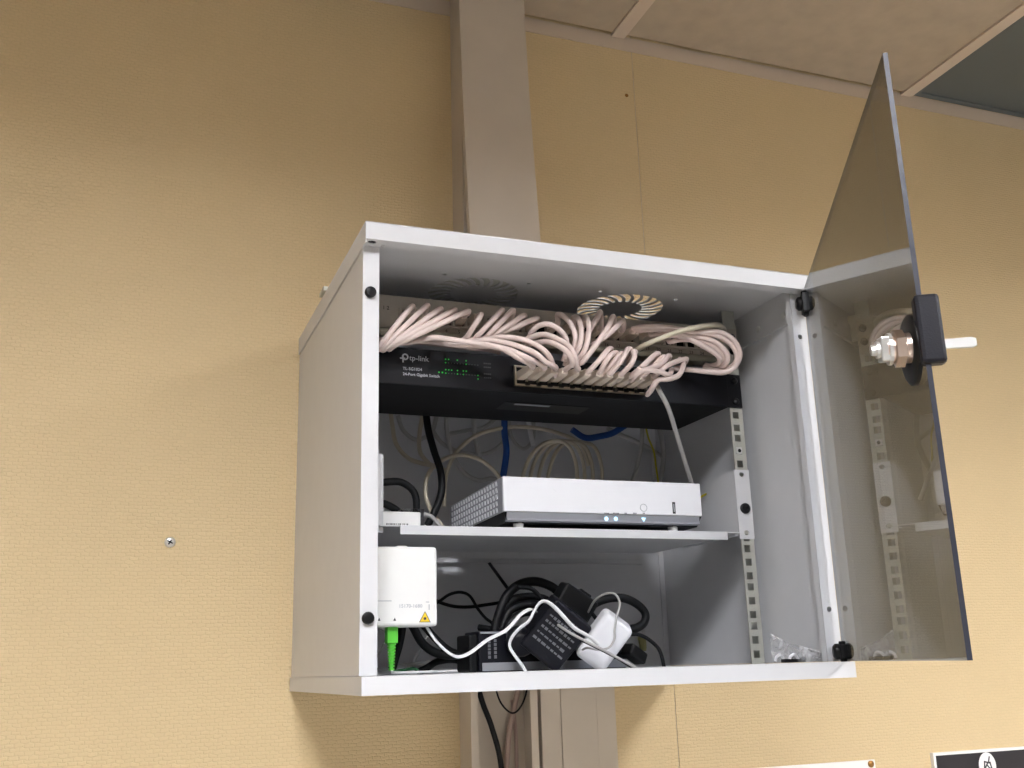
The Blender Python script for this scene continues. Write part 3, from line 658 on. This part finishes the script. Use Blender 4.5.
MB().box((x-.0008, RF-.0004, z-.0055), (x+.0008, RF, z+.0055)).build('usb_tongue', 'print_grey', RT)
mk = MB()
for px_, n_ in ((197, 4), (265, 5), (335, 2), (402, 3), (468, 2)):
    x, z = rf(580+px_*.1367, 420+683*.1367)
    for q_ in range(n_): mk.box((x-.0009*n_+.0018*q_, RF-.0003, z-.0008), (x-.0009*n_+.0018*q_+.0013, RF+.0001, z+.0008))
mk.build('tiny_captions', 'print_dim', RT)['kind'] = 'stuff'
for px_ in (195, 264):
    x, z = rf(580+px_*.1367, 420+722*.1367); plate('status_light', 'xz', [circ(x, z, .0027, 14)], RF+.0004, .0006, 'ledw', RT)
x, z = rf(580+468*.1367, 420+728*.1367)
plate('status_light', 'xz', [[(x-.0034, z+.0024), (x+.0034, z+.0024), (x, z-.003)]], RF+.0004, .0006, 'ledw', RT)
x, z = rf(556, 487)
plate('embossed_mark', 'xz', [[(x-.006, z), (x-.003, z+.003), (x+.003, z+.003), (x+.006, z), (x, z-.006)]], RF-.0003, .0004, 'white', RT)
# little box with barcode on the shelf
q0 = at(383, 511, .20); q1 = at(421, 524, .20)
NB = thing('network_adapter', 'small white box with barcode label at the left end of the shelf', 'adapter', ((q0.x+q1.x)/2, .22, SZ))
MB().box((q0.x-.01, .20, SZ), (q1.x, .26, q0.z)).build('case', 'cream', NB, bevel=.002)
MB().box((q0.x, .1994, SZ+.0035), (q1.x-.003, .2002, q0.z-.004)).build('label', 'paper', NB)
bc = MB(); xx = q0.x+.004
while xx < q1.x-.016:
    ww = random.choice((.0006, .001, .0014)); bc.box((xx, .1990, SZ+.006), (xx+ww, .1995, SZ+.0105)); xx += ww+random.choice((.0007, .0012))
bc.build('barcode', 'print_dark', NB)
qa = at(401, 510, .205); qb = at(424, 524, .205)
MB().box((qa.x, .203, SZ), (qb.x, .255, qa.z+.002)).build('clear_shroud', 'clear', NB, bevel=.001)

# ================================================================== FIBRE TERMINAL (white box at lower left)
OY = .112
a = at(372, 546, OY); b = at(438, 626, OY)
O = thing('fibre_terminal', 'white plastic box with warning triangle in the lower left corner', 'terminal box', ((a.x+b.x)/2, OY+.018, b.z))
MB().box((a.x-.006, OY, b.z), (b.x, RY-.003, a.z)).build('case', 'cream', O, bevel=.004, segs=3)
MB().box((.028, RY-.0031, .09), (.05, RY-.0005, .15)).build('mounting_plate', 'rail', O)
def of(u, v): return at(370+u*.15625, 540+v*.15625, OY)
t1 = [of(352, 460), of(318, 524), of(384, 524)]
plate('warning_triangle', 'xz', [[(p.x, p.z) for p in t1]], OY-.0003, .0005, 'warn', O)
cx = sum(p.x for p in t1)/3; cz = sum(p.z for p in t1)/3
plate('warning_border', 'xz', [[(p.x+(p.x-cx)*.12, p.z+(p.z-cz)*.12) for p in t1], [(p.x-(p.x-cx)*.04, p.z-(p.z-cz)*.04) for p in t1]], OY-.0004, .0007, 'print_dark', O)
plate('warning_burst', 'xz', [[(cx+math.cos(k*math.pi/8)*(.0022 if k % 2 else .0012), cz+math.sin(k*math.pi/8)*(.0022 if k % 2 else .0012)) for k in range(16)]], OY-.0005, .0004, 'print_dark', O)
q = of(183, 434); text('serial_lettering', '15170-1680', .0058, FRONT, (q.x, OY-.0003, q.z), 'print_grey', O)
q = of(50, 388); q2 = of(138, 392); MB().box((q.x-.004, OY-.0003, q2.z), (q2.x, OY+.0002, q.z)).build('groove', 'print_grey', O)
for u_ in (58, 158):
    q = of(u_, 508); plate('arrow_mark', 'xz', [[(q.x-.0016, q.z-.0016), (q.x+.0016, q.z-.0016), (q.x, q.z+.002)]], OY-.0003, .0004, 'print_dark', O)
for u_, v_, w_, h_ in ((368, 395, 22, 4), (378, 412, 5, 34)):
    q = of(u_, v_); MB().box((q.x-w_*.00009, OY-.0003, q.z-h_*.00018), (q.x+w_*.00009, OY+.0002, q.z)).build('side_mark', 'print_grey', O)
q = of(210, 45); MB().box((q.x-.006, OY+.003, a.z-.001), (q.x+.006, OY+.012, a.z+.0012)).build('latch', 'cream', O, bevel=.0008)
# green fibre connector
gy = .128
g0 = at(391.5, 622, gy); GC = thing('fibre_cable', 'bright green fibre plug with ribbed boot under the white box', 'cable', (g0.x, gy, b.z-.04))
MB().obox((g0.x, gy, b.z-.0085), (0, 0, 0), (.0062, .0062, .0095)).build('plug', 'green', GC, bevel=.0008)
zt = b.z-.018; prof = []
for k in range(9):
    r = .0052-.00025*k; prof += [(k*.0034, r), (k*.0034+.0022, r), (k*.0034+.0024, r-.0016), (k*.0034+.0033, r-.0016)]
MB().lathe((g0.x, gy, zt), (0, 0, -1), prof, 12).build('boot', 'green', GC, smooth=True)
zf = zt-.0306
MB().tube([(g0.x, gy, zt-.028), (g0.x+.001, gy, LB+.004), (g0.x+.010, gy+.018, LB+.0025), (g0.x+.05, gy+.05, LB+.0025), (g0.x+.10, gy+.07, LB+.0025)], .0016, 8, 7).build('cord', 'whitecable', GC, smooth=True)

# ================================================================== CABLES BEHIND THE SHELF
A6 = (370, 410, .18555); R6 = (580, 420, .1367)
def bc_(label, reg, pts, r, col, Y, name='network_cable'):
    return cable(name, label, [at(*q) for q in Q(reg, [(a, b_, Y+(c[0] if c else 0)) for a, b_, *c in pts])], r, col)
bc_('grey-beige cable curving left under the switch, nearest the left panel', A6, [(110, 0), (120, 80), (140, 180), (200, 255), (270, 285), (340, 300, -.01), (420, 330)], .0034, 'beige', .405)
bc_('grey-beige cable hanging in a bow left of the black power lead', A6, [(290, 0), (268, 120), (268, 220), (310, 280), (350, 310, -.005)], .0034, 'beige', .395)
bc_('round loop of grey cable standing behind the router corner', A6, [(400, 640), (340, 560), (300, 460), (312, 350), (380, 275), (480, 243), (580, 262), (650, 310), (700, 370), (720, 460)], .0031, 'beige', .34)
bc_('long flat arch of beige cable under the switch', A6, [(400, 520), (405, 380), (440, 270), (500, 190), (600, 125), (760, 92), (900, 98), (1024, 128), (1130, 180), (1180, 300)], .0031, 'beige', .36)
bc_('thick black power lead dropping behind the shelf at left', A6, [(300, 0), (315, 110), (345, 220), (380, 330), (385, 440), (350, 545), (310, 620)], .0054, 'blackcable', .33, 'power_cable')
bc_('pale cable falling straight then curving right behind the round loop', A6, [(408, 0), (415, 120), (440, 230), (500, 330), (580, 378), (660, 370), (740, 400)], .0036, 'greycable', .41)
bc_('short pale cable stub hanging at the middle under the switch', A6, [(555, 0), (562, 110), (575, 200), (590, 260, .005)], .0040, 'greycable', .40)
bc_('grey cable bowed beneath the switch left of the blue cable', A6, [(330, 100), (390, 180), (480, 225), (600, 240), (690, 200), (740, 130), (750, 40)], .0033, 'greycable', .425)
bc_('grey cable in a shallow bow under the switch beside the power lead', A6, [(150, 30), (180, 110), (250, 160), (330, 120), (360, 30)], .0034, 'greycable', .42)
bc_('pale grey cable crossing diagonally behind the short stub', A6, [(420, 130), (520, 110), (620, 90), (700, 20)], .0033, 'greycable', .42)
bc_('thick bright blue cable dropping behind the router', A6, [(725, 0), (725, 120), (735, 220), (722, 330), (700, 440)], .0052, 'blue', .36)
bc_('blue cable lying level right below the switch bottom', R6, [(-60, 70), (40, 130), (150, 118), (240, 95), (330, 40)], .0052, 'blue', .40)
for i, (x, d) in enumerate(((820, 0), (860, 1), (905, 2), (955, 3))):
    bc_(f'{ORD[i]} strand from the left of the yellowish coil behind the router', A6, [(x, 420), (x+8, 340), (x+45, 250-6*d), (x+110, 185-4*d), (x+190, 165+3*d), (x+255, 200), (x+290, 290), (x+300, 420)], .0030, 'beige', .33+.012*d)
bc_('faint grey cable bow left of the yellowish coil', A6, [(740, 60), (770, 160), (830, 210), (880, 150), (880, 40)], .0030, 'greycable', .425)
bc_('white cable end poking down under the switch near the coil', A6, [(845, 20), (862, 110), (880, 190)], .0040, 'whitecable', .41)
bc_('grey cable curving down behind the router, left of the yellow wire', R6, [(455, 40), (452, 160), (430, 290), (385, 440), (350, 520)], .0036, 'greycable', .40)
bc_('thin yellow-green earth wire dropping behind the router', R6, [(480, 40), (500, 130), (540, 230), (556, 340), (572, 450), (580, 540)], .0016, 'yellow', .385, 'earth_wire')
bc_('grey cable hanging just right of the yellow-green wire', R6, [(575, 40), (600, 150), (612, 260), (600, 370), (575, 470)], .0044, 'greycable', .40)
bc_('dark grey cable slanting right behind the router end', R6, [(200, 60), (280, 100), (400, 150), (520, 215), (640, 300), (720, 400), (760, 500)], .0036, 'greycable', .425)
bc_('grey cable bowed right of the yellow-green wire', R6, [(630, 40), (668, 160), (660, 240), (630, 310), (640, 420)], .0036, 'greycable', .43)
bc_('black cable curving along the back at right of the shelf', R6, [(700, 30), (780, 130), (835, 250), (858, 360), (860, 480)], .0030, 'blackcable', .41)
bc_('short yellow-green wire end by the right shelf bracket', R6, [(850, 600), (890, 560), (945, 532), (1010, 520)], .0016, 'yellow', .30, 'earth_wire')
bc_('upper black cable hooking over the small barcode box', A6, [(20, 400), (90, 388), (170, 390), (235, 440), (252, 520), (240, 600)], .0050, 'blackcable', .26, 'power_cable')
bc_('lower black cable entering the small barcode box', A6, [(20, 490), (90, 510), (150, 545), (190, 590)], .0050, 'blackcable', .25, 'power_cable')
bc_('thin grey cable lying beside the small barcode box', A6, [(285, 560), (330, 575), (370, 615), (380, 650)], .0030, 'greycable', .26)

# ================================================================== THINGS ON THE CABINET FLOOR
A3 = (370, 540, .15625); A4 = (500, 560, .17578); A9 = (372, 610, .10547)
# power strip
sA = at(471, 632, .235); 
PS = thing('power_strip', 'black and silver power strip lying on the cabinet floor', 'power strip', (.36, .22, LB))
zS = sA.z
MB().box((sA.x, .205, LB), (sA.x+.205, .262, zS)).build('body', 'navy', PS, bevel=.002)
MB().box((sA.x+.004, .203, LB+.001), (sA.x+.203, .2051, LB+.011)).build('front_rim', 'silver', PS)
MB().box((sA.x+.002, .2035, zS-.0035), (sA.x+.203, .2056, zS-.0012)).build('top_rim', 'silver', PS)
MB().box((sA.x-.012, .208, LB), (sA.x, .26, zS-.004)).build('end_cap', 'black', PS, bevel=.003)
mk = MB()
for i in range(2):
    zz = LB+.016
    while zz < zS-.010:
        l_ = random.uniform(.002, .005); mk.box((sA.x+.012+.008*i, .2046, zz), (sA.x+.0155+.008*i, .2051, zz+l_)); zz += l_+.0012
mk.build('printed_marks', 'print_dim', PS)['kind'] = 'stuff'
def rbox(name, label, cat, pxc, Y, rot, half, col, bev, parts=None, group=None):
    c = at(pxc[0], pxc[1], Y); R = Euler([math.radians(a_) for a_ in rot]).to_matrix()
    lowest = min((R@Vector((sx*half[0], sy*half[1], sz*half[2]))).z for sx in (-1, 1) for sy in (-1, 1) for sz in (-1, 1))
    t = thing(name, label, cat, c+Vector((0, 0, lowest)), group)
    MB().obox(c, R, half).build('case', col, t, bevel=bev, segs=4)
    return t, c, R
t, c, R = rbox('power_adapter', 'white power adapter with rounded edges tilted on the cabinet floor', 'adapter', (603.5, 640), .150, (22, 36, -8), (.0215, .017, .0335), 'white', .007)
t, c, R = rbox('power_adapter', 'front black power adapter with printed lettering, tilted', 'adapter', (554, 633), .168, (20, 38, 0), (.030, .018, .036), 'navy', .004)
mk = MB()
for i in range(6):
    xx = -.024
    while xx < .020:
        l_ = random.uniform(.0025, .007); mk.obox(c+R@Vector((xx+l_/2, -.0181, .024-.0082*i)), R, (l_/2, .0002, random.uniform(.0009, .0018))); xx += l_+.0016
mk.build('printed_marks', 'print_dim', t)['kind'] = 'stuff'
MB().obox(c+R@Vector((0, .024, -.004)), R, (.022, .006, .022)).build('plug_neck', 'black', t, bevel=.003)
t, c, R = rbox('power_adapter', 'rear black power adapter leaning above the front one', 'adapter', (570, 609), .215, (10, 32, 0), (.026, .016, .026), 'black', .004)
p0 = at(520, 641, .185)
t = thing('power_plug', 'dark rounded plug beside the front black adapter on the strip', 'plug', p0)
MB().lathe(p0-Vector((.0, .0, .0)), Vector((-.2, -.9, -.25)), [(-.02, .012), (-.012, .017), (.008, .018), (.016, .016), (.02, .011)], 18).build('body', 'navy', t, smooth=True)
MB().tube([p0+Vector((0, .018, .004)), p0+Vector((.0, .04, .012)), p0+Vector((-.03, .07, .02))], .0045, 8).build('strain_relief', 'black', t, smooth=True)
cs_ = lambda reg, pts, Y: [at(q[0], q[1], q[2] if len(q) > 2 else Y) for q in Q(reg, pts)]
cable('power_cable', 'outer black cable coil arching behind the adapters', cs_(A4, [(-40, 560), (-30, 400), (0, 290), (40, 200), (110, 140), (200, 122), (290, 150), (350, 200)], .24), .0062, 'blackcable', 'black cable coil')
cable('power_cable', 'second black cable coil inside the outer arch', cs_(A4, [(-20, 540), (-10, 420), (10, 320), (60, 235), (140, 210), (230, 215), (310, 250)], .245), .0055, 'blackcable', 'black cable coil')
cable('power_cable', 'third black cable coil inside the outer arch', cs_(A4, [(-10, 560), (0, 440), (40, 310), (100, 265), (190, 250), (280, 280)], .235), .0055, 'blackcable', 'black cable coil')
cable('power_cable', 'innermost black cable coil behind the white flat cable', cs_(A4, [(0, 560), (20, 430), (70, 340), (140, 300), (240, 300)], .228), .0050, 'blackcable', 'black cable coil')
cable('power_cable', 'black cable crossing diagonally through the coil', cs_(A4, [(100, 155), (170, 160), (220, 200), (250, 250)], .222), .0030, 'blackcable')
cable('power_cable', 'thick black cable loop behind the white adapter', cs_(A4, [(480, 330, .23), (520, 262), (600, 222), (690, 215), (770, 245), (825, 300), (820, 355), (780, 385), (740, 395), (700, 420)], .215), .0058, 'blackcable')
cable('thin_cable', 'thin black cable hanging slanted under the shelf', cs_(A3, [(758, 138, .447), (772, 160, .43), (830, 240, .36), (890, 325, .33), (920, 400, .32)], .33), .0024, 'blackcable')
cable('thin_cable', 'thin black cable rising in a bow right of the white box', cs_(A3, [(400, 420), (450, 388), (510, 348), (580, 334), (640, 360), (690, 440), (740, 500), (785, 540), (800, 620)], .30), .0021, 'blackcable')
cable('thin_cable', 'thin black cable sagging level right of the white box', cs_(A3, [(400, 370), (450, 400), (540, 425), (640, 428), (740, 415), (830, 400), (900, 380)], .31), .0023, 'blackcable')
cable('usb_cable', 'white flat cable sagging from the white box and rising over the strip', cs_(A3, [(330, 500, .135), (365, 560, .13), (410, 630), (470, 695), (530, 738), (580, 746), (650, 715), (750, 640), (850, 590), (900, 550), (960, 480), (1010, 448), (1035, 444, .135), (1055, 452, .165), (1070, 470, .20)], .125), .0027, 'whitecable', flat=.55)
cable('usb_cable', 'white flat cable folded in a peak over the front black adapter', cs_(A4, [(165, 680), (130, 605), (85, 545), (55, 490), (68, 440), (110, 390), (165, 345), (195, 290), (225, 245), (262, 236), (310, 268), (360, 320), (420, 385), (480, 420), (525, 448), (560, 480)], .115), .0027, 'whitecable', flat=.55)
cable('thin_cable', 'thin pale wire looping over the white adapter', cs_(A4, [(500, 300, .2), (540, 230, .17), (600, 192, .15), (655, 195, .135), (682, 250, .125), (662, 330, .118), (652, 400, .116), (650, 450, .116), (620, 498, .116), (560, 510, .118), (500, 500, .125), (470, 510, .14)], .12), .0014, 'greycable')
cable('thin_cable', 'thin grey wire running diagonally across the white adapter', cs_(A4, [(330, 370, .14), (400, 415, .118), (500, 468, .112), (600, 518, .108), (680, 562, .108), (760, 605, .115), (830, 650, .13)], .11), .0017, 'greycable')
cable('thin_cable', 'black wire running beside the grey wire across the white adapter', cs_(A4, [(400, 425, .125), (500, 475, .115), (600, 524, .111), (680, 568, .111), (750, 612, .12)], .11), .0015, 'blackcable')
cable('thin_cable', 'thin black cable curving down right of the white adapter', cs_(A4, [(730, 425), (790, 425), (850, 455), (905, 510), (930, 590), (935, 650)], .20), .0026, 'blackcable')
t, c, R = rbox('power_plug', 'black plug lying on the floor right of the white adapter', 'plug', (634, 654), .20, (0, 28, 20), (.016, .010, .008), 'black', .003)
cable('thin_cable', 'thin black lead slanting between the two adapters', cs_(A4, [(440, 230), (490, 260), (520, 300), (560, 350), (600, 400)], .20), .0028, 'blackcable')
t, c, R = rbox('cable_clip', 'small black clip standing behind the adapters', 'clip', (581, 600), .225, (0, 30, 10), (.010, .006, .012), 'black', .002)
cable('power_cable', 'black cable drooping behind the white box to the strip', cs_(A9, [(330, 60), (400, 180), (460, 290), (540, 370), (650, 420), (780, 430), (900, 420)], .24), .0055, 'blackcable')
cable('power_cable', 'black cable drooping lower along the floor to the strip', cs_(A9, [(420, 60), (520, 180), (640, 310), (740, 390), (830, 420)], .26), .0050, 'blackcable')
cable('power_cable', 'vertical black cable behind the green plug', cs_(A9, [(290, 60), (280, 200), (255, 330), (220, 450), (190, 560)], .24), .0055, 'blackcable')
cable('thin_cable', 'thin clear cable at the left of the green plug', cs_(A9, [(80, 120), (60, 160), (120, 200), (135, 260), (90, 370), (50, 440), (10, 500)], .17), .0013, 'greycable')
cable('thin_cable', 'straight grey cable slanting behind the green plug', cs_(A9, [(540, 220), (480, 330), (410, 470), (390, 560)], .32), .0022, 'greycable')
MBf = MB().tube(cs_(A9, [(-60, 590), (100, 560), (300, 525), (480, 505), (630, 468)], .30), .0036, 8, flat=.5)
tag(MBf.build('flat_cable', 'greycable', None, smooth=True), 'flat grey cable lying along the cabinet floor at left', 'cable')
cable('thin_cable', 'dark green thin cable lying on the floor by the fibre plug', cs_(A9, [(200, 585), (280, 572), (350, 560), (400, 555), (440, 575)], .20), .0018, 'darkgreen')
cable('thin_cable', 'black cable lying on the floor from the left to the strip', cs_(A9, [(430, 590), (520, 550), (620, 490), (760, 470), (920, 500)], .26), .0045, 'blackcable')
# mounting screw on the back panel
q = at(641.5, 633, .444)
t = thing('mounting_screw', 'steel screw with plastic plug in the back panel at lower right', 'screw', (q.x, .4475, q.z))
MB().lathe((q.x, .4475, q.z), (0, -1, 0), [(0, .0075), (.003, .0075), (.005, .005)], 14).build('head', 'metal', t, smooth=True)
MB().lathe((q.x, .444, q.z-.006), (0, -.15, -1), [(0, .0065), (.018, .0055), (.022, .004)], 10).build('wall_plug', 'anchor', t, smooth=True)

# ================================================================== CLEAR BAG WITH SMALL PARTS
def bagpt(px, py, Y): return at(760+px*.1758, 610+py*.1758, Y)
B0 = bagpt(60, 290, .10)
bg = thing('plastic_bag', 'clear plastic bag of small parts in the lower right corner of the cabinet', 'bag', (B0.x+.03, .09, LB))
top = [(62, 140), (150, 185), (240, 212), (330, 228), (425, 245)]
V = []; F = []
nx = 12; nz = 7
xsA = .535; xsB = .583
for side in (0, 1):
    for i in range(nx+1):
        f = i/nx
        k = f*(len(top)-1); i0_ = min(int(k), len(top)-2); fr = k-i0_
        tx = top[i0_][0]*(1-fr)+top[i0_+1][0]*fr; ty = top[i0_][1]*(1-fr)+top[i0_+1][1]*fr
        Yc = .115-.075*f
        tp = bagpt(tx, ty, Yc)
        for j in range(nz+1):
            g = j/nz; z = LB+.0006+(tp.z-LB)*g
            bul = .012*math.sin(math.pi*min(1, g*1.05))*math.sin(math.pi*(.08+.84*f))
            wr = .0012*math.sin(f*23+g*9+side)+.001*math.sin(f*41-g*13)
            V.append((min(tp.x, .5985-.010), Yc+(bul+wr if side else -bul-wr), z))
for side in (0, 1):
    o_ = side*(nx+1)*(nz+1)
    for i in range(nx):
        for j in range(nz): F.append((o_+i*(nz+1)+j, o_+(i+1)*(nz+1)+j, o_+(i+1)*(nz+1)+j+1, o_+i*(nz+1)+j+1))
MB().add(V, F).build('film', 'bag', bg, smooth=True)
zp = [bagpt(a_, b_, .115-.075*(a_-62)/363) for a_, b_ in top]
MB().tube([Vector((min(p_.x, .586), p_.y, p_.z)) for p_ in zp], .0013, 6).build('zip_seal', 'seal', bg, smooth=True)
for i, (a_, b_) in enumerate(((110, 280), (190, 278))):
    q = bagpt(a_, b_, .105-.02*i)
    tag(MB().tube([(q.x-.006, q.y, LB+.0025), (q.x-.004, q.y, LB+.008), (q.x+.003, q.y, LB+.010), (q.x+.008, q.y, LB+.0025)], .0019, 8).build('cable_clip', 'white', None, smooth=True),
        ('left' if i == 0 else 'right')+' small white clip inside the clear bag on the cabinet floor', 'clip')
q = bagpt(220, 290, .085)
tag(MB().box((q.x-.022, .083, LB+.0005), (q.x+.012, .092, LB+.005)).build('mounting_strip', 'black', None, bevel=.001), 'small black strip inside the clear bag on the cabinet floor', 'strip')
